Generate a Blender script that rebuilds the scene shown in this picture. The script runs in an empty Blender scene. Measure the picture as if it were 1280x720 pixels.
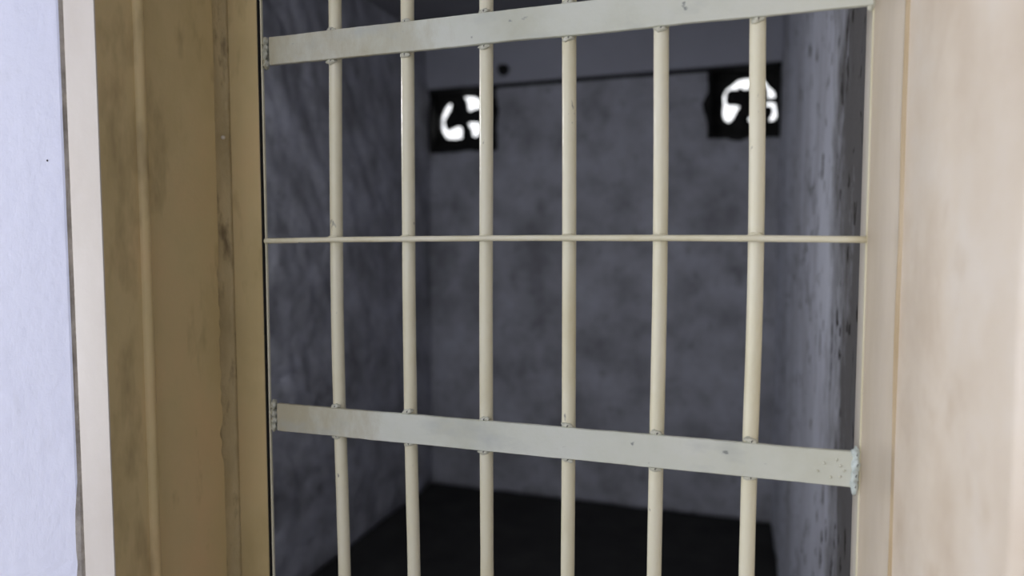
import bpy, bmesh, math, random
from mathutils import Vector, Matrix, noise
random.seed(7)
SC = bpy.context.scene
COL = SC.collection
CAMZ = 1.40                                   # eye height above the floor

# ------------------------------------------------------------------ camera
cam_d = bpy.data.cameras.new('camera')
cam = bpy.data.objects.new('camera', cam_d); COL.objects.link(cam)
YAW, PITCH, ROLL = -0.318213, -0.060779, -0.00084
fw = Vector((math.sin(YAW)*math.cos(PITCH), math.cos(YAW)*math.cos(PITCH), math.sin(PITCH)))
rt = Vector((math.cos(YAW), -math.sin(YAW), 0)); up = rt.cross(fw)
r2 = rt*math.cos(ROLL)+up*math.sin(ROLL); u2 = -rt*math.sin(ROLL)+up*math.cos(ROLL)
M = Matrix((r2, u2, -fw)).transposed().to_4x4()
M.translation = Vector((0.553994, -0.870486, CAMZ))
cam.matrix_world = M
cam_d.sensor_width = 36; cam_d.lens = 24; cam_d.clip_start = 0.02
cam_d.dof.use_dof = True; cam_d.dof.focus_distance = 0.93; cam_d.dof.aperture_fstop = 2.0
SC.camera = cam

# ------------------------------------------------------------------ world, lights, exposure
w = bpy.data.worlds.new('world'); SC.world = w; w.use_nodes = True
bg = w.node_tree.nodes['Background']
bg.inputs[0].default_value = (0.96, 0.975, 1.0, 1); bg.inputs[1].default_value = 1.55
def area(name, loc, rot, sx, sy, power, col):
    l = bpy.data.lights.new(name, 'AREA'); l.shape = 'RECTANGLE'; l.size = sx; l.size_y = sy
    l.energy = power; l.color = col
    o = bpy.data.objects.new(name, l); COL.objects.link(o); o.location = loc; o.rotation_euler = rot
    return o
# daylight coming in at the corridor window behind the photographer
WIN = (-2.6, 0.6, 0.75, 2.5)                  # x0 x1 z0 z1 of the window opening in the far corridor wall
WY = -1.95
END = (-1.85, -0.42, 2.35)                    # y0 y1 height of the doorway to the open air at the left end of the corridor
wp = area('window_portal', ((WIN[0]+WIN[1])/2, WY-0.12, (WIN[2]+WIN[3])/2), (math.pi/2, 0, 0),
     WIN[1]-WIN[0], WIN[3]-WIN[2], 1, (1, 1, 1))
wp.data.cycles.is_portal = True               # guides the sky's own light through the window opening
area('doorway_daylight', (-3.36, (END[0]+END[1])/2, END[2]/2), (0, -math.pi/2, 0),
     END[2], END[1]-END[0], 74, (1.0, 0.975, 0.945))
SC.view_settings.view_transform = 'Standard'; SC.view_settings.look = 'None'
SC.view_settings.gamma = 1; SC.view_settings.use_curve_mapping = False
SC.view_settings.exposure = 0.06

# ------------------------------------------------------------------ materials
def mat(name, stops, scale=3.0, stretch=(1, 1, 1), detail=6, rough=0.6, spec=0.4, bump=0.0, bscale=40,
        specks=None, streak=None, metal=0.0, zone=None):
    """stops: [(pos, rgb), ...] over a noise; specks: (rgb, scale, threshold, stretch); zone: (axis, a, b, rgb, amount)."""
    m = bpy.data.materials.new(name); m.use_nodes = True
    nt = m.node_tree; N = nt.nodes; L = nt.links
    b = N['Principled BSDF']
    tc = N.new('ShaderNodeTexCoord')
    def coord(st):
        mp = N.new('ShaderNodeMapping'); mp.inputs['Scale'].default_value = st
        L.new(tc.outputs['Object'], mp.inputs['Vector']); return mp.outputs['Vector']
    def nz(sc, st, det=6, ro=0.6):
        n = N.new('ShaderNodeTexNoise'); n.inputs['Scale'].default_value = sc
        n.inputs['Detail'].default_value = det; n.inputs['Roughness'].default_value = ro
        L.new(coord(st), n.inputs['Vector']); return n.outputs['Fac']
    def ramp(fac, st):
        r = N.new('ShaderNodeValToRGB'); e = r.color_ramp.elements
        e[0].position = st[0][0]; e[0].color = (*st[0][1], 1)
        e[1].position = st[-1][0]; e[1].color = (*st[-1][1], 1)
        for p, c in st[1:-1]:
            k = e.new(p); k.color = (*c, 1)
        L.new(fac, r.inputs['Fac']); return r.outputs['Color']
    def mix(fac, a, rgb):
        x = N.new('ShaderNodeMix'); x.data_type = 'RGBA'
        L.new(fac, x.inputs[0]); L.new(a, x.inputs[6]); x.inputs[7].default_value = (*rgb, 1)
        return x.outputs[2]
    col = ramp(nz(scale, stretch, detail), stops)
    if zone:                                   # a tint with a ragged edge, fading away from one end
        axis, a, c, rgb, amt = zone
        sp = N.new('ShaderNodeSeparateXYZ'); L.new(tc.outputs['Object'], sp.inputs[0])
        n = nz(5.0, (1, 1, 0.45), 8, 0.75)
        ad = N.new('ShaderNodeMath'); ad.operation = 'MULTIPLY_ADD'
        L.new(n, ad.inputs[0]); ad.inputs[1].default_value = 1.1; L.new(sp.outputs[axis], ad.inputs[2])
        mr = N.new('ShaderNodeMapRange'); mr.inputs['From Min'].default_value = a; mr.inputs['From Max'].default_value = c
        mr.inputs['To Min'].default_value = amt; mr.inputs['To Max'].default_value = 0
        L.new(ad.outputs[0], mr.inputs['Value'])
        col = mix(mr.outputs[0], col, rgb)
    if streak:
        rgb, sc, th, st, amt = streak
        f = ramp(nz(sc, st, 4), [(th, (0, 0, 0)), (min(1, th+0.14), (amt, amt, amt))])
        col = mix(f, col, rgb)
    if specks:
        rgb, sc, th, st = specks
        f = ramp(nz(sc, st, 3, 0.5), [(th, (0, 0, 0)), (min(1, th+0.035), (1, 1, 1))])
        col = mix(f, col, rgb)
    L.new(col, b.inputs['Base Color'])
    b.inputs['Roughness'].default_value = rough; b.inputs['Metallic'].default_value = metal
    b.inputs['Specular IOR Level'].default_value = spec
    if bump:
        bn = N.new('ShaderNodeBump'); bn.inputs['Strength'].default_value = 1.0
        bn.inputs['Distance'].default_value = bump
        L.new(nz(bscale, (1, 1, 1), 8, 0.6), bn.inputs['Height']); L.new(bn.outputs[0], b.inputs['Normal'])
    return m

MT = {}
MT['plaster_white'] = mat('white_plaster', [(0.3, (0.60, 0.62, 0.75)), (0.7, (0.655, 0.675, 0.80))], 2.0, rough=0.75, spec=0.2,
                          bump=0.002, bscale=30, streak=((0.50, 0.50, 0.55), 9, 0.60, (1, 1, 0.7), 0.35))
MT['whitewash'] = mat('grey_whitewash', [(0.30, (0.28, 0.28, 0.30)), (0.5, (0.45, 0.455, 0.50)), (0.70, (0.58, 0.59, 0.66))], 5.0,
                      rough=0.8, spec=0.15, bump=0.016, bscale=14, streak=((0.18, 0.175, 0.18), 15, 0.58, (1, 1, 0.8), 0.5))
MT['whitewash_right'] = mat('stained_shaded_whitewash', [(0.28, (0.46, 0.46, 0.50)), (0.5, (0.68, 0.69, 0.77)), (0.72, (0.78, 0.80, 0.88))], 5.0,
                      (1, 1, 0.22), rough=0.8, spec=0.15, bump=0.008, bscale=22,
                      zone=(1, 1.10, 1.36, (0.135, 0.125, 0.115), 0.92),  # stain plus painted shade, darkening the end near the gate
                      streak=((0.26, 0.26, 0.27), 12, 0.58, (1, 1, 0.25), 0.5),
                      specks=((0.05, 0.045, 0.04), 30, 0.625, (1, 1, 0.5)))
MT['concrete'] = mat('smooth_grey_concrete', [(0.3, (0.42, 0.425, 0.48)), (0.7, (0.50, 0.51, 0.58))], 2.0, rough=0.8, spec=0.2, bump=0.001)
MT['ceiling'] = mat('dingy_ceiling_plaster', [(0.3, (0.22, 0.22, 0.24)), (0.7, (0.30, 0.30, 0.32))], 3.0, rough=0.9, spec=0.1, bump=0.003)
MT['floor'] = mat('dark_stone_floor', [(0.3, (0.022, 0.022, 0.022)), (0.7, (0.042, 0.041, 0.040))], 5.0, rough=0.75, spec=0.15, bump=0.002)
MT['corridor_floor'] = mat('worn_corridor_floor', [(0.3, (0.20, 0.17, 0.14)), (0.7, (0.28, 0.25, 0.21))], 5.0, rough=0.6, spec=0.3)
MT['cream_front'] = mat('cream_gloss_paint', [(0.3, (0.57, 0.52, 0.465)), (0.7, (0.67, 0.63, 0.585))], 6.0, (1, 1, 0.5), rough=0.45, spec=0.4,
                        bump=0.0008, bscale=25)
MT['cream_pier'] = mat('blotched_cream_plaster', [(0.28, (0.62, 0.53, 0.43)), (0.5, (0.72, 0.645, 0.55)), (0.72, (0.78, 0.735, 0.675))], 6.0,
                       rough=0.55, spec=0.3, bump=0.002, bscale=14, streak=((0.50, 0.39, 0.28), 7, 0.59, (1, 1, 1), 0.5))
MT['cream_face'] = mat('cream_frame_paint', [(0.3, (0.63, 0.575, 0.48)), (0.7, (0.74, 0.69, 0.60))], 8.0, (6, 1, 0.35), rough=0.35, spec=0.5,
                       bump=0.0005, bscale=30)
MT['tan'] = mat('yellowed_tan_paint', [(0.25, (0.46, 0.36, 0.17)), (0.5, (0.60, 0.475, 0.245)), (0.75, (0.69, 0.49, 0.26))], 5.0, (1, 1, 0.6),
                rough=0.5, spec=0.35, bump=0.0012, bscale=22, streak=((0.26, 0.19, 0.09), 14, 0.56, (1, 1, 0.35), 0.6))
MT['tan_rough'] = mat('bare_worn_tan_plaster', [(0.25, (0.38, 0.31, 0.17)), (0.75, (0.64, 0.53, 0.31))], 18.0, (1, 1, 0.4),
                rough=0.8, spec=0.2, bump=0.004, bscale=45, streak=((0.14, 0.105, 0.06), 26, 0.57, (1, 1, 0.4), 0.8))
MT['ochre'] = mat('ochre_grime_joint', [(0.3, (0.42, 0.31, 0.17)), (0.7, (0.60, 0.50, 0.36))], 12.0, (1, 1, 0.3), rough=0.6)
MT['bar'] = mat('cream_bar_paint', [(0.25, (0.66, 0.60, 0.39)), (0.5, (0.78, 0.745, 0.56)), (0.75, (0.80, 0.78, 0.65))], 9.0, (1, 1, 0.4),
                rough=0.30, spec=0.5, bump=0.0006, bscale=60, specks=((0.26, 0.26, 0.22), 55, 0.71, (1, 1, 0.5)))
MT['rail'] = mat('grey_cream_rail_paint', [(0.25, (0.56, 0.575, 0.47)), (0.5, (0.65, 0.675, 0.59)), (0.75, (0.70, 0.72, 0.66))], 8.0, (1, 1, 1),
                 zone=(0, 0.46, 0.70, (0.44, 0.40, 0.27), 0.85),  # olive tint towards the left end
                 rough=0.42, spec=0.45, bump=0.0006, bscale=50, specks=((0.28, 0.30, 0.28), 60, 0.695, (0.6, 1, 1)),
                 streak=((0.46, 0.49, 0.46), 14, 0.58, (0.5, 1, 1), 0.6))
MT['weld'] = mat('lumpy_weld_paint', [(0.3, (0.36, 0.37, 0.30)), (0.6, (0.66, 0.66, 0.55))], 90.0, rough=0.4, spec=0.5, bump=0.001, bscale=200,
                 specks=((0.04, 0.04, 0.035), 120, 0.62, (1, 1, 1)))
MT['weld_pale'] = mat('pale_mint_weld', [(0.3, (0.40, 0.46, 0.44)), (0.6, (0.62, 0.70, 0.68))], 90.0, rough=0.4, spec=0.5, bump=0.001, bscale=200,
                 specks=((0.05, 0.06, 0.06), 110, 0.63, (1, 1, 1)))
MT['soot_shade'] = mat('soot_and_shade_black', [(0.3, (0.010, 0.010, 0.010)), (0.7, (0.03, 0.029, 0.028))], 20.0, rough=0.8, spec=0.2)  # also paints in shade under the beam and inside the vents
MT['mortar'] = mat('broken_grey_mortar', [(0.3, (0.24, 0.22, 0.20)), (0.7, (0.52, 0.48, 0.44))], 30.0, rough=0.9, spec=0.1, bump=0.003, bscale=70)
MT['dark'] = mat('black_paint_and_shade', [(0.3, (0.015, 0.014, 0.013)), (0.7, (0.03, 0.028, 0.026))], 20.0, rough=0.7)  # also paints in the shade of the gap beside the gate
MT['window_paint'] = mat('window_frame_paint', [(0.3, (0.5, 0.45, 0.36)), (0.7, (0.58, 0.53, 0.44))], 6.0, rough=0.5)

# ------------------------------------------------------------------ helpers
def finish(name, bm, material, parent=None, smooth=False, origin=None):
    bmesh.ops.recalc_face_normals(bm, faces=bm.faces)
    me = bpy.data.meshes.new(name); bm.to_mesh(me); bm.free()
    if smooth:
        for f in me.polygons: f.use_smooth = True
    me.materials.append(MT[material])
    o = bpy.data.objects.new(name, me); COL.objects.link(o)
    if parent is not None:
        o.parent = parent; o.matrix_parent_inverse = Matrix.Translation(parent.location).inverted()
    return o
def tag(o, label, cat=None, group=None, kind=None):
    o['label'] = label
    if cat: o['category'] = cat
    if group: o['group'] = group
    if kind: o['kind'] = kind
    return o
def struct(o, label):
    o['kind'] = 'structure'; o['label'] = label; return o
def add_box(bm, x0, x1, y0, y1, z0, z1, bev=0.0):
    vs = [bm.verts.new((x, y, z)) for x in (x0, x1) for y in (y0, y1) for z in (z0, z1)]
    fs = [(0, 1, 3, 2), (4, 6, 7, 5), (0, 4, 5, 1), (2, 3, 7, 6), (0, 2, 6, 4), (1, 5, 7, 3)]
    faces = [bm.faces.new([vs[i] for i in f]) for f in fs]
    if bev:
        es = list({e for f in faces for e in f.edges})
        bmesh.ops.bevel(bm, geom=es, offset=bev, segments=2, affect='EDGES', profile=0.6)
def box(name, x0, x1, y0, y1, z0, z1, material, parent=None, bev=0.0):
    bm = bmesh.new(); add_box(bm, x0, x1, y0, y1, z0, z1, bev)
    return finish(name, bm, material, parent)
def tube(name, pts, r, material, parent=None, seg=14, wob=0.0):
    bm = bmesh.new(); rings = []
    for i, p in enumerate(pts):
        p = Vector(p)
        t = (Vector(pts[min(i+1, len(pts)-1)])-Vector(pts[max(i-1, 0)])).normalized()
        a = t.cross(Vector((0, 1, 0)) if abs(t.y) < 0.9 else Vector((1, 0, 0))).normalized(); b = t.cross(a)
        rr = r*(1+wob*noise.noise(p*23))
        rings.append([bm.verts.new(p+(a*math.cos(k*2*math.pi/seg)+b*math.sin(k*2*math.pi/seg))*rr) for k in range(seg)])
    for A, B in zip(rings, rings[1:]):
        for k in range(seg): bm.faces.new((A[k], A[(k+1) % seg], B[(k+1) % seg], B[k]))
    bm.faces.new(rings[0]); bm.faces.new(rings[-1][::-1])
    return finish(name, bm, material, parent, smooth=True)
def prism_z(name, prof, z0, z1, material, parent=None, nz=1, wob=0.0, smooth=False):
    """an upright extrusion of an XY outline, optionally a little uneven along its height"""
    bm = bmesh.new(); rings = []
    for i in range(nz+1):
        z = z0+(z1-z0)*i/nz
        rings.append([bm.verts.new((x+wob*noise.noise((x*9, y*9, z*6)), y+wob*noise.noise((x*9+50, y*9, z*6)), z)) for x, y in prof])
    n = len(prof)
    for A, B in zip(rings, rings[1:]):
        for k in range(n): bm.faces.new((A[k], A[(k+1) % n], B[(k+1) % n], B[k]))
    bm.faces.new(rings[0]); bm.faces.new(rings[-1][::-1])
    return finish(name, bm, material, parent, smooth=smooth)
def relief(name, org, U, V, Nrm, us, vs, material, amp, stretch, thick, holes=(), seed=0.0, skew=0.0):
    """hand-trowelled wall: a closed slab whose room side is displaced geometry; holes go right through"""
    org, U, V, Nrm = map(Vector, (org, U, V, Nrm)); bm = bmesh.new()
    def inhole(u, v): return any(a < u < b and c < v < d for a, b, c, d in holes)
    F = {}; B = {}
    def h(u, v):
        q = Vector(((u+skew*v)*stretch[0]+seed, v*stretch[1], seed*1.7))
        a = noise.fractal(q, 0.8, 2.1, 4)
        b = noise.noise(q*0.35+Vector((9, 3, 1)))
        return amp*(0.75*a+0.9*b)
    def vert(D, i, j, back):
        if (i, j) not in D:
            u, v = us[i], vs[j]
            D[i, j] = bm.verts.new(org+U*u+V*v+Nrm*(-thick if back else h(u, v)))
        return D[i, j]
    nu, nv = len(us)-1, len(vs)-1
    solid = {(i, j) for i in range(nu) for j in range(nv) if not inhole((us[i]+us[i+1])/2, (vs[j]+vs[j+1])/2)}
    for i, j in solid:
        c = [(i, j), (i+1, j), (i+1, j+1), (i, j+1)]
        f = bm.faces.new([vert(F, *k, False) for k in c]); f.smooth = True
        bm.faces.new([vert(B, *k, True) for k in c][::-1])
        for (a, b, n) in ((c[0], c[1], (i, j-1)), (c[1], c[2], (i+1, j)), (c[2], c[3], (i, j+1)), (c[3], c[0], (i-1, j))):
            if n not in solid:
                bm.faces.new((vert(F, *a, False), vert(B, *a, True), vert(B, *b, True), vert(F, *b, False)))
    return finish(name, bm, material)
def steps(a, b, d, extra=()):
    n = max(1, round((b-a)/d)); s = {round(a+(b-a)*i/n, 4) for i in range(n+1)}
    for e in extra:
        s = {x for x in s if abs(x-e) > d*0.4 or x in (round(a, 4), round(b, 4))}; s.add(round(e, 4))
    return sorted(s)

# ------------------------------------------------------------------ the cell
XL, XR, YB, YI, ZC = -1.14, 0.745, 2.75, 0.05, 2.57      # cell: left, right, back, inner face of the front wall, ceiling
YFR = -0.2278                                             # corridor face of the front wall
ZB = CAMZ+0.89                                            # underside of the beam
VL = (-1.128, -0.735, CAMZ+0.545, CAMZ+0.887)             # the two vent holes in the back wall
VR = (0.405, 0.741, CAMZ+0.545, CAMZ+0.887)
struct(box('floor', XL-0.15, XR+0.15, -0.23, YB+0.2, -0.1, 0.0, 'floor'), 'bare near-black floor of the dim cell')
struct(box('floor_corridor', -3.2, 3.2, WY, -0.23, -0.1, 0.0, 'corridor_floor'), 'worn brown floor of the corridor before the gate')
struct(box('ceiling', XL-0.15, XR+0.15, YI, YB+0.2, ZC, ZC+0.12, 'ceiling'), 'dingy dark ceiling of the cell')
struct(relief('wall_left', (XL, 0.0, 0), (0, 1, 0), (0, 0, 1), (1, 0, 0), steps(0.0, YB+0.1, 0.018), steps(0, ZC+0.05, 0.02),
              'whitewash', 0.015, (14, 9), 0.15, seed=3.1, skew=0.55), 'rough trowelled grey whitewashed wall left inside the cell')
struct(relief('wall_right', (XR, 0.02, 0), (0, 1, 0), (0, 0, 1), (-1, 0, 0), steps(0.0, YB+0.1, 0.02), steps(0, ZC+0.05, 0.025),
              'whitewash_right', 0.006, (6, 3), 0.15, seed=8.4), 'damp-stained whitewashed wall with black specks and painted shade near the gate, right inside the cell')
hx = [VL[0]-XL, VL[1]-XL, VR[0]-XL, VR[1]-XL]
struct(relief('wall_back', (XL, YB, 0), (1, 0, 0), (0, 0, 1), (0, -1, 0), steps(0.0, XR-XL, 0.025, hx), steps(0, ZC+0.05, 0.025, (VL[2], VL[3])),
              'whitewash', 0.012, (7, 7), 0.17, holes=[(hx[0], hx[1], VL[2], VL[3]), (hx[2], hx[3], VL[2], VL[3])], seed=5.5),
       'lumpy whitewashed back wall of the cell with two vent holes')
beam = struct(box('trim_1', XL, XR, YB-0.045, YB+0.0, ZB, ZC, 'concrete', bev=0.004), 'smooth grey concrete beam along the top of the back wall')
box('joint_shade', XL, XR, YB-0.022, YB+0.0, ZB-0.016, ZB, 'soot_shade', beam)  # dark strip painting in the shadow line under the beam

# front wall with the doorway
ZD = 2.12
wf = bmesh.new()
add_box(wf, -3.2, -0.2447, YFR-0.001, YI, 0, 2.7, 0.004)
wallf = struct(finish('wall_front', wf, 'plaster_white'), 'bright bluish white plaster corridor wall left of the door frame')
box('backing', -0.2447, -0.2365, YFR+0.026, YI, 0, 2.7, 'dark', wallf)
# ragged plaster edge along the crack beside the frame
bm = bmesh.new(); n = 150; rings = []
for i in range(n+1):
    z = 2.7*i/n
    fine = noise.noise((1.3, 7.7, z*28))*0.0016+noise.noise((4, 2, z*7))*0.0016
    low = max(0.0, min(1.0, (1.10-z)/0.05))               # the render has crumbled away below
    xa = -0.2452-low*(0.0050+0.004*noise.noise((3, 9, z*45))); xb = -0.2402+fine
    yf = YFR-0.0002-0.0012*low*(1+noise.noise((8, 1, z*60)))
    rings.append([bm.verts.new(v) for v in ((xa, yf-0.0005, z), (xb-0.004, yf+0.001, z), (xb, yf+0.005, z), (xb+fine*0.5, YFR+0.026, z), (xa, YFR+0.026, z))])
for A, B in zip(rings, rings[1:]):
    for k in range(5): bm.faces.new((A[k], A[(k+1) % 5], B[(k+1) % 5], B[k]))
bm.faces.new(rings[0]); bm.faces.new(rings[-1])
pe = finish('plaster_edge', bm, 'mortar', wallf); pe['label'] = 'crumbling grey-beige plaster edge along the crack'
# head of the doorway
box('lintel', -0.2447, 1.15, YFR, YI, ZD+0.06, 2.7, 'plaster_white', wallf)
box('wall_panel', 1.15, 3.2, YFR, YI, 0, 2.7, 'plaster_white', wallf)
struct(prism_z('wall_pier', [(0.730, YI), (0.730, -0.345), (0.736, -0.356), (0.748, -0.36), (1.15, -0.36), (1.15, YI)], 0, 2.7,
               'cream_pier', nz=60, wob=0.0012), 'blotched cream plastered pier beside the gate, near and out of focus')

# ---------------------------------------------------------------- door frame, left side
JX = -0.1875
fr = struct(box('trim_2', -0.2365, JX, YFR, -0.160, 0, ZD+0.06, 'tan', bev=0.0015), 'cream and tan painted door frame post left of the gate')
cs = box('casing_face', -0.2366, JX+0.0001, YFR-0.0014, YFR+0.0005, 0, ZD+0.06, 'cream_front', fr, bev=0.0004)
cs['label'] = 'pale cream front face of the frame'
bead = [(JX-0.003, -0.1740)]+[(JX+0.0080*math.sin(a), -0.1660-0.0075*math.cos(a)) for a in [math.pi*k/8 for k in range(9)]]+[(JX-0.003, -0.1585)]
prism_z('bead', bead, 0, ZD+0.06, 'tan', fr, nz=80, wob=0.0012, smooth=True)
box('jamb_backing', -0.2365, JX-0.0075, -0.160, YI, 0, ZD+0.06, 'tan_rough', fr)
# painted reveal panel whose far edge is chipped
def chip(z):
    e = -0.0305+0.0008*noise.noise((z*11, 3, 5))
    rz = z-CAMZ
    k = max(0.0, min(1.0, (0.02-rz)/0.06))*max(0.0, min(1.0, (rz+0.34)/0.05))
    return e-k*0.0120*max(0, noise.noise((2, z*16, 9))+0.8*noise.noise((6, z*45, 2))+0.15)
bm = bmesh.new(); n = 420; rings = []
for i in range(n+1):
    z = (ZD+0.06)*i/n; e = chip(z); wv = 0.0012*noise.noise((z*4, 1, 1))
    rings.append([bm.verts.new(v) for v in ((JX+wv, -0.160, z), (JX+wv*0.5, -0.09, z), (JX, e-0.0012, z), (JX-0.0012, e, z), (JX-0.009, e+0.0006, z), (JX-0.009, -0.160, z))])
for A, B in zip(rings, rings[1:]):
    for k in range(6): bm.faces.new((A[k], A[(k+1) % 6], B[(k+1) % 6], B[k]))
bm.faces.new(rings[0]); bm.faces.new(rings[-1])
pn = finish('reveal_panel', bm, 'tan', fr); pn['label'] = 'tan painted reveal with a chipped edge'
# uneven filler strip between the reveal and the stop
bm = bmesh.new(); n = 260; rings = []
for i in range(n+1):
    z = (ZD+0.06)*i/n; a = 0.0018*noise.noise((z*18, 2, 7))+0.0014*noise.noise((z*55, 2, 7))
    rings.append([bm.verts.new(v) for v in ((JX-0.0068, -0.036, z), (JX-0.0045+a, -0.026, z), (JX-0.0030+a, -0.014, z), (JX-0.0010+a, -0.004, z), (JX+0.002, 0.001, z), (JX-0.0078, 0.001, z))])
for A, B in zip(rings, rings[1:]):
    for k in range(6): bm.faces.new((A[k], A[(k+1) % 6], B[(k+1) % 6], B[k]))
bm.faces.new(rings[0]); bm.faces.new(rings[-1])
fs = finish('filler_strip', bm, 'tan_rough', fr, smooth=True); fs['label'] = 'rough crumbling filler strip'
box('stop', JX-0.006, -0.1340, 0.0, 0.007, 0, ZD+0.06, 'tan', fr, bev=0.0012)
sl = box('gap_shade', -0.1341, -0.1330, 0.0008, 0.0085, 0, ZD, 'dark', fr); sl['label'] = 'dark strip painted in for the shade in the gap beside the gate'  # dark strip standing in for shade between stop and gate
# nub of dried paint on the strip
bm = bmesh.new(); bmesh.ops.create_icosphere(bm, subdivisions=2, radius=0.0032, matrix=Matrix.Translation((JX-0.001, -0.014, CAMZ+0.165)))
finish('paint_nub', bm, 'cream_face', fr, smooth=True)
# ---------------------------------------------------------------- door frame, right side
fr2 = struct(box('trim_3', 0.6952, 0.7305, 0.0, YI, 0, ZD+0.06, 'cream_face', bev=0.0012), 'narrow glossy cream frame post right of the gate')
jb = [(0.7312, -0.0075)]+[(0.7305-0.0045*math.sin(a), 0.0005-0.0045*math.cos(a)) for a in [math.pi/2*k/5 for k in range(6)]]+[(0.7312, 0.0012)]
jo = prism_z('joint_bead', jb, 0, ZD+0.06, 'ochre', fr2, nz=90, wob=0.0016, smooth=True); jo['label'] = 'grimy ochre joint between post and plaster'
box('head', JX-0.006, 0.7305, 0.0, YI, ZD, ZD+0.06, 'cream_face', fr2)
box('head_soffit', JX, 0.7305, YFR, 0.0, ZD+0.035, ZD+0.06, 'tan', fr2)

# ------------------------------------------------------------------ corridor behind the camera
struct(box('ceiling_corridor', -3.2, 3.2, WY-0.15, YI, 2.7, 2.82, 'plaster_white'), 'white plaster corridor ceiling')
bm = bmesh.new()
add_box(bm, -3.35, -3.2, WY-0.15, END[0], -0.1, 2.82); add_box(bm, -3.35, -3.2, END[1], YI, -0.1, 2.82)
add_box(bm, -3.35, -3.2, END[0], END[1], END[2], 2.82)
struct(finish('wall_corridor_left', bm, 'plaster_white'), 'white end wall of the corridor with an open doorway')
struct(box('wall_corridor_right', 3.2, 3.35, WY-0.15, YI, -0.1, 2.82, 'plaster_white'), 'white end wall of the corridor on the right')
bm = bmesh.new()
add_box(bm, -3.2, WIN[0], WY-0.15, WY, -0.1, 2.7); add_box(bm, WIN[1], 3.2, WY-0.15, WY, -0.1, 2.7)
add_box(bm, WIN[0], WIN[1], WY-0.15, WY, -0.1, WIN[2]); add_box(bm, WIN[0], WIN[1], WY-0.15, WY, WIN[3], 2.7)
struct(finish('wall_corridor_window', bm, 'plaster_white'), 'white corridor wall with the window, opposite the gate')
wn = bmesh.new()
for a, b_, c, d in ((WIN[0], WIN[1], WIN[2], WIN[2]+0.05), (WIN[0], WIN[1], WIN[3]-0.05, WIN[3]), (WIN[0], WIN[0]+0.05, WIN[2]+0.05, WIN[3]-0.05), (WIN[1]-0.05, WIN[1], WIN[2]+0.05, WIN[3]-0.05)):
    add_box(wn, a, b_, WY-0.06, WY-0.01, c, d)
win = struct(finish('window_1', wn, 'window_paint'), 'large painted corridor window opposite the gate')
for k in (1, 2, 3):
    x = WIN[0]+(WIN[1]-WIN[0])*k/4
    box('mullion', x-0.02, x+0.02, WY-0.055, WY-0.015, WIN[2]+0.05, WIN[3]-0.05, 'window_paint', win)

# ------------------------------------------------------------------ the barred gate
gate = bpy.data.objects.new('barred_gate', None); COL.objects.link(gate); gate.location = (0.284, 0, 0.03)
tag(gate, 'cream painted steel gate of round vertical bars welded to flat rails', 'gate')
BARS = [
 [(0.0012, 0.3297), (-0.0015, 0.1599), (-0.0022, 0.0794), (-0.0038, -0.0961), (-0.0030, -0.2152), (-0.0012, -0.2994), (0.0019, -0.4925)],
 [(0.1157, 0.3178), (0.1144, 0.1541), (0.1144, 0.0764), (0.1136, -0.0927), (0.1147, -0.2887), (0.1176, -0.4748)],
 [(0.2319, 0.3161), (0.2311, 0.1481), (0.2309, 0.0734), (0.2299, -0.0893), (0.2299, -0.2892), (0.2302, -0.4575)],
 [(0.3447, 0.2539), (0.3454, 0.1423), (0.3457, 0.0705), (0.3461, -0.0859), (0.3462, -0.2888), (0.3455, -0.4398)],
 [(0.4605, 0.2580), (0.4620, 0.1364), (0.4624, 0.0675), (0.4626, -0.0825), (0.4606, -0.2877), (0.4597, -0.4223)],
 [(0.5720, 0.2566), (0.5743, 0.1307), (0.5750, 0.0646), (0.5757, -0.0791), (0.5728, -0.2860), (0.5722, -0.4050)]]
BR = 0.0093
def bar_x(pts, z):
    for (x0, z0), (x1, z1) in zip(pts, pts[1:]):
        if z <= z0 and z >= z1: return x0+(x1-x0)*(z0-z)/(z0-z1)
    return pts[0][0] if z > pts[0][1] else pts[-1][0]
ZT, ZBOT = 2.06, 0.05
for pts in BARS:
    P = []
    zz = [ZT-CAMZ]+[0.45-0.03*k for k in range(34)]+[-0.9, ZBOT-CAMZ]
    for z in zz:
        x = sum(bar_x(pts, z+d) for d in (-0.05, -0.025, 0, 0.025, 0.05))/5
        P.append((x, 0.0, CAMZ+z))
    tube('bar', P, BR, 'bar', gate, seg=16, wob=0.02)
YR0, YR1 = -0.0145, -0.0088
GX0, GX1 = -0.1060, 0.6915
def rail(name, zt, zb, x0, x1):
    """a flat bar with slightly uneven, hand-cut edges"""
    bm = bmesh.new(); n = 90; rings = []
    for i in range(n+1):
        x = x0+(x1-x0)*i/n
        a = 0.0009*noise.noise((x*9, zt*7, 1))+0.0004*noise.noise((x*60, zt*7, 2))
        b = 0.0009*noise.noise((x*9, zb*7, 5))+0.0004*noise.noise((x*60, zb*7, 6))
        yy = 0.0006*noise.noise((x*7, zb, 8)); e = 0.0009
        t, q = CAMZ+zt+a, CAMZ+zb+b
        rings.append([bm.verts.new((x, y+yy, z)) for y, z in ((YR0+e, q), (YR0, q+e), (YR0, t-e), (YR0+e, t), (YR1, t), (YR1, q))])
    for A, B in zip(rings, rings[1:]):
        for k in range(6): bm.faces.new((A[k], A[(k+1) % 6], B[(k+1) % 6], B[k]))
    bm.faces.new(rings[0]); bm.faces.new(rings[-1])
    return finish(name, bm, 'rail', gate)
rail('flat_rail', 0.3060, 0.2656, GX0+0.004, GX1)
rail('flat_rail', -0.2365, -0.2780, GX0+0.004, GX1-0.003)
rail('flat_rail', ZT-CAMZ, ZT-CAMZ-0.04, GX0, GX1)
rail('flat_rail', ZBOT-CAMZ+0.04, ZBOT-CAMZ, GX0, GX1)
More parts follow.
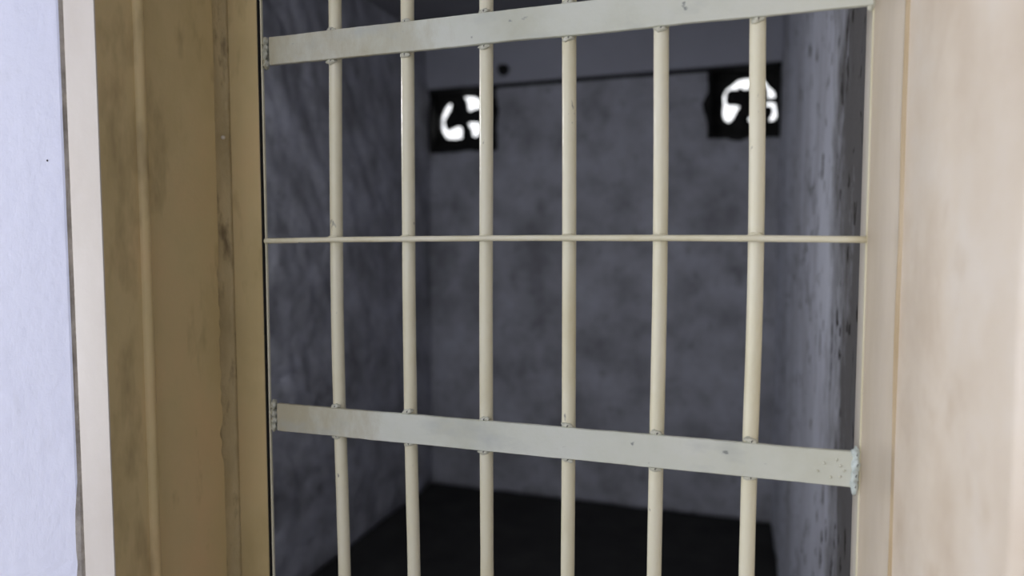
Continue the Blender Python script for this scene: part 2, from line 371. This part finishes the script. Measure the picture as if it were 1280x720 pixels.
box('stile', -0.1272, -0.1250, -0.0010, 0.0030, ZBOT, ZT, 'bar', gate, bev=0.0005)
box('stile', GX1+0.0008, GX1+0.0026, -0.0088, -0.0030, ZBOT, ZT, 'bar', gate, bev=0.0006)
# thin tie rod at half height
RODP = [(-0.1175, 0.0086), (-0.1121, 0.0087), (0.0048, 0.0101), (0.1198, 0.0105), (0.2346, 0.0110), (0.3485, 0.0108), (0.4645, 0.0102), (0.5748, 0.0092), (0.6920, 0.0074)]
RP = []
for (x0, z0), (x1, z1) in zip(RODP, RODP[1:]):
    for k in range(5): RP.append((x0+(x1-x0)*k/5, -0.0125, CAMZ+z0+(z1-z0)*k/5+0.0003*noise.noise((x0*40, k, 3))))
RP.append((0.6920, -0.0125, CAMZ+0.0074))
tr = tube('tie_rod', RP, 0.0040, 'bar', gate, seg=10, wob=0.06)
# welds: a few lumpy shapes shared between all joints
def weld_mesh(seed, material, sc):
    bm = bmesh.new(); bmesh.ops.create_icosphere(bm, subdivisions=3, radius=1.0)
    for v in bm.verts:
        d = 1+0.35*noise.noise(v.co*1.6+Vector((seed, 0, 0)))+0.22*noise.noise(v.co*4+Vector((0, seed, 0)))
        v.co = Vector((v.co.x*sc[0], v.co.y*sc[1], v.co.z*sc[2]))*d
    me = bpy.data.meshes.new('weld'); bm.to_mesh(me); bm.free()
    for f in me.polygons: f.use_smooth = True
    me.materials.append(MT[material]); return me
WJ = [weld_mesh(s, 'weld', (0.0080, 0.0036, 0.0040)) for s in (1.1, 4.7, 9.2, 14.4)]
WR = [weld_mesh(s, 'bar', (0.0085, 0.0034, 0.0022)) for s in (2.3, 6.1)]
def weld(me, x, y, z, rz=0.0):
    o = bpy.data.objects.new('weld', me); COL.objects.link(o); o.parent = gate
    o.matrix_parent_inverse = Matrix.Translation(gate.location).inverted()
    o.location = (x, y, CAMZ+z); o.rotation_euler = (0, rz, 0); return o
for i, pts in enumerate(BARS):
    for j, (z, s) in enumerate(((0.3060, 1), (0.2656, -1), (-0.2365, 1), (-0.2780, -1))):
        weld(WJ[(i*3+j) % 4], bar_x(pts, z)+random.uniform(-0.0015, 0.0015), -0.0092, z+s*random.uniform(0.0008, 0.0028), random.uniform(-0.3, 0.3))
    weld(WR[i % 2], bar_x(pts, 0.014)-0.001, -0.0085, 0.0142, random.uniform(-0.08, 0.08))
WE = [weld_mesh(21.0+k, 'weld', (0.0042, 0.0045, 0.0085)) for k in range(3)]
WL = [weld_mesh(41.0+k, 'weld', (0.0046, 0.0130, 0.0080)) for k in range(3)]
def long_weld(me, z):
    o = weld(me, -0.1135+random.uniform(-0.001, 0.001), -0.0060, z); o.rotation_euler = (0, 0, 0.67)
long_weld(weld_mesh(44.0, 'bar', (0.0022, 0.0095, 0.0045)), 0.0086)
WP = [weld_mesh(31.0+k, 'weld_pale', (0.0042, 0.0045, 0.0088)) for k in range(3)]
for k in range(4):
    long_weld(WL[k % 3], 0.2695+0.0106*k)
    long_weld(WL[(k+1) % 3], -0.2745+0.0112*k)
    weld(WE[k % 3], GX1-0.002, -0.0095, 0.270+0.0108*k)
    weld(WP[k % 3], GX1-0.0040+random.uniform(-0.0008, 0.0008), -0.0135, -0.2765+0.0125*k)

WS = weld_mesh(51.0, 'weld', (0.0016, 0.0010, 0.0014))
for x, z in ((0.655, -0.252), (0.662, -0.268), (0.672, -0.2665), (0.676, -0.259), (0.668, -0.247), (0.648, -0.262), (0.672, -0.2535)):
    weld(WS, x, -0.0146, z, x*50)

# ------------------------------------------------------------------ vents in the back wall
LV = [
 [(-0.97, 0.864), (-0.938, 0.869), (-0.903, 0.865), (-0.872, 0.85), (-0.832, 0.821), (-0.823, 0.796), (-0.859, 0.786), (-0.894, 0.784), (-0.917, 0.773), (-0.941, 0.783), (-0.946, 0.816), (-0.952, 0.845)],
 [(-1.052, 0.834), (-1.036, 0.822), (-1.04, 0.797), (-1.062, 0.765), (-1.083, 0.733), (-1.078, 0.699), (-1.062, 0.674), (-1.039, 0.685), (-1.007, 0.696), (-0.975, 0.691), (-0.97, 0.669), (-0.972, 0.627), (-1.003, 0.623), (-1.067, 0.628), (-1.09, 0.654), (-1.109, 0.689), (-1.109, 0.747), (-1.094, 0.78), (-1.075, 0.816)],
 [(-0.944, 0.717), (-0.912, 0.721), (-0.872, 0.715), (-0.846, 0.699), (-0.848, 0.658), (-0.868, 0.634), (-0.897, 0.624), (-0.917, 0.641), (-0.92, 0.67), (-0.935, 0.692)]]
RV = [
 [(0.467, 0.721), (0.463, 0.769), (0.481, 0.806), (0.51, 0.828), (0.541, 0.851), (0.576, 0.857), (0.614, 0.857), (0.649, 0.853), (0.673, 0.841), (0.691, 0.811), (0.716, 0.787), (0.727, 0.769), (0.726, 0.737), (0.702, 0.736), (0.678, 0.739), (0.681, 0.772), (0.663, 0.798), (0.643, 0.809), (0.615, 0.802), (0.602, 0.788), (0.571, 0.785), (0.553, 0.799), (0.536, 0.786), (0.511, 0.791), (0.493, 0.779), (0.492, 0.741), (0.499, 0.729), (0.533, 0.727), (0.557, 0.718), (0.56, 0.704), (0.548, 0.687), (0.538, 0.666), (0.522, 0.639), (0.503, 0.625), (0.487, 0.629), (0.468, 0.651), (0.463, 0.692)],
 [(0.672, 0.725), (0.702, 0.729), (0.725, 0.721), (0.731, 0.689), (0.735, 0.667), (0.732, 0.64), (0.722, 0.633), (0.712, 0.623), (0.692, 0.628), (0.694, 0.645), (0.706, 0.666), (0.708, 0.688), (0.696, 0.699), (0.672, 0.702)],
 [(0.592, 0.648), (0.601, 0.662), (0.625, 0.666), (0.646, 0.655), (0.653, 0.637), (0.64, 0.62), (0.605, 0.624), (0.594, 0.635)]]
def inset(sh, d):
    n = len(sh); ar = sum(sh[i][0]*sh[(i+1) % n][1]-sh[(i+1) % n][0]*sh[i][1] for i in range(n))
    sg = 1 if ar > 0 else -1; out = []
    for i in range(n):
        a, b, c = Vector(sh[i-1]), Vector(sh[i]), Vector(sh[(i+1) % n])
        e1 = (b-a).normalized(); e2 = (c-b).normalized()
        nn = Vector((-e1.y-e2.y, e1.x+e2.x))*sg
        nn = nn.normalized() if nn.length > 1e-6 else Vector((0, 0))
        out.append((b.x+nn.x*d, b.y+nn.y*d))
    return out
def vent(hole, shapes, label, grille_label):
    x0, x1, z0, z1 = hole; ym = YB+0.10
    root = bpy.data.objects.new('wall_vent', None); COL.objects.link(root); root.location = ((x0+x1)/2, YB+0.05, z0)
    tag(root, label, 'vent', 'vents in the back wall')
    cu = bpy.data.curves.new('grille', 'CURVE'); cu.dimensions = '2D'; cu.fill_mode = 'BOTH'; cu.extrude = 0.012
    cxm, czm = (x0+x1)/2, (z0+z1)/2
    def spl(pts):
        s = cu.splines.new('POLY'); s.points.add(len(pts)-1); s.use_cyclic_u = True
        for q, (a, b) in zip(s.points, pts): q.co = (a, b, 0, 1)
    m = 0.004
    spl([(x0-cxm-m, z0-czm-m), (x1-cxm+m, z0-czm-m), (x1-cxm+m, z1-czm+m), (x0-cxm-m, z1-czm+m)])
    for sh in shapes:
        pts = [(min(max(a, x0+0.004), x1-0.004)-cxm, CAMZ+b-czm) for a, b in inset(sh, 0.0 if len(sh) == 19 else 0.008 if len(sh) > 20 else 0.0045)]
        spl(pts)
    tmp = bpy.data.objects.new('tmp_curve', cu); COL.objects.link(tmp)
    bpy.context.view_layer.update()
    me = bpy.data.meshes.new_from_object(tmp.evaluated_get(bpy.context.evaluated_depsgraph_get()))
    bpy.data.objects.remove(tmp); bpy.data.curves.remove(cu)
    me.transform(Matrix.Translation((cxm, ym, czm)) @ Matrix.Rotation(math.pi/2, 4, 'X'))
    me.materials.clear(); me.materials.append(MT['soot_shade'])
    o = bpy.data.objects.new('grille', me); COL.objects.link(o); o.parent = root
    o.matrix_parent_inverse = Matrix.Translation(root.location).inverted(); o['label'] = grille_label
    # black lining: grime and backlit shade painted into the square opening
    t = 0.005
    for a, b, c, d in ((x0, x1, z0, z0+t), (x0, x1, z1-t, z1), (x0, x0+t, z0+t, z1-t), (x1-t, x1, z0+t, z1-t)):
        box('lining', a, b, YB-0.006, YB+0.085, c, d, 'soot_shade', root)
    # blackened plaster broken away round the opening
    bm = bmesh.new(); n = 64; rings = []
    for i in range(n):
        t_ = 2*math.pi*i/n; cx, sz = math.cos(t_), math.sin(t_); q = max(abs(cx), abs(sz))
        ix, iz = cxm+cx/q*((x1-x0)/2-0.008), czm+sz/q*((z1-z0)/2-0.008)
        g = 0.012+0.022*max(0, noise.noise((cx*2.2+x0*9, sz*2.2, 4))+0.2)+0.008*noise.noise((cx*8, sz*8+x0*9, 4))
        ox, oz = min(max(ix+cx*g*1.2, XL+0.004), XR-0.004), min(iz+sz*g*1.2, ZB-0.002)
        rings.append([bm.verts.new(v) for v in ((ix, YB-0.014, iz), (ox, YB-0.010, oz), (ox, YB+0.01, oz), (ix, YB+0.01, iz))])
    for i in range(n):
        A, B = rings[i], rings[(i+1) % n]
        for k in range(4): bm.faces.new((A[k], A[(k+1) % 4], B[(k+1) % 4], B[k]))
    finish('broken_rim', bm, 'soot_shade', root)
vent(VL, LV, 'sooty square vent with broken bright openings at the left of the back wall', 'sooty pierced plate with broken bright openings')
vent(VR, RV, 'sooty square vent with a bright horseshoe-shaped opening at the right of the back wall', 'sooty pierced plate with a horseshoe-shaped opening')

# ------------------------------------------------------------------ small things
px = bpy.data.objects.new('pipe_stub', None); COL.objects.link(px); px.location = (-0.67, YB-0.045, CAMZ+0.955)
tag(px, 'small round dark pipe stub sticking out of the concrete beam', 'pipe')
tube('pipe', [(-0.67, YB-0.03, CAMZ+0.957), (-0.67, YB-0.095, CAMZ+0.957)], 0.020, 'dark', px, seg=16)
tube('collar', [(-0.67, YB-0.045, CAMZ+0.957), (-0.67, YB-0.055, CAMZ+0.957)], 0.031, 'dark', px, seg=18)
bm = bmesh.new()
bmesh.ops.create_uvsphere(bm, u_segments=10, v_segments=6, radius=0.0013, matrix=Matrix.Translation((-0.2735, YFR-0.001, CAMZ+0.1085)))
tag(finish('nail', bm, 'dark', smooth=True), 'tiny dark nail head in the white plaster wall', 'nail')

# ------------------------------------------------------------------ added unseen lamp to brighten the cell, on the inside of the front wall left of the gate
lp = bpy.data.objects.new('added_cell_lamp', None); COL.objects.link(lp); lp.location = (-0.70, YI, 1.75)
tag(lp, 'added unseen lamp brightening the cell, on the inside of the front wall left of the gate', 'lamp')
MT['added_lamp_glass'] = mat('added_lamp_glass', [(0.3, (0.8, 0.8, 0.8)), (0.7, (0.85, 0.85, 0.85))], 3, rough=0.3)
MT['added_lamp_glass'].node_tree.nodes['Principled BSDF'].inputs['Emission Color'].default_value = (0.88, 0.93, 1, 1)
MT['added_lamp_glass'].node_tree.nodes['Principled BSDF'].inputs['Emission Strength'].default_value = 3
box('base', -0.88, -0.52, YI-0.004, YI+0.03, 1.65, 1.85, 'window_paint', lp, bev=0.006)
box('diffuser', -0.86, -0.54, YI+0.03, YI+0.055, 1.67, 1.83, 'added_lamp_glass', lp, bev=0.008)
la = area('added_lamp_light', (-0.70, YI+0.085, 1.75), (math.radians(90-24), 0, math.radians(-38)), 0.32, 0.16, 10.5, (0.93, 0.95, 1.0))
la.parent = lp; la.matrix_parent_inverse = Matrix.Translation(lp.location).inverted()
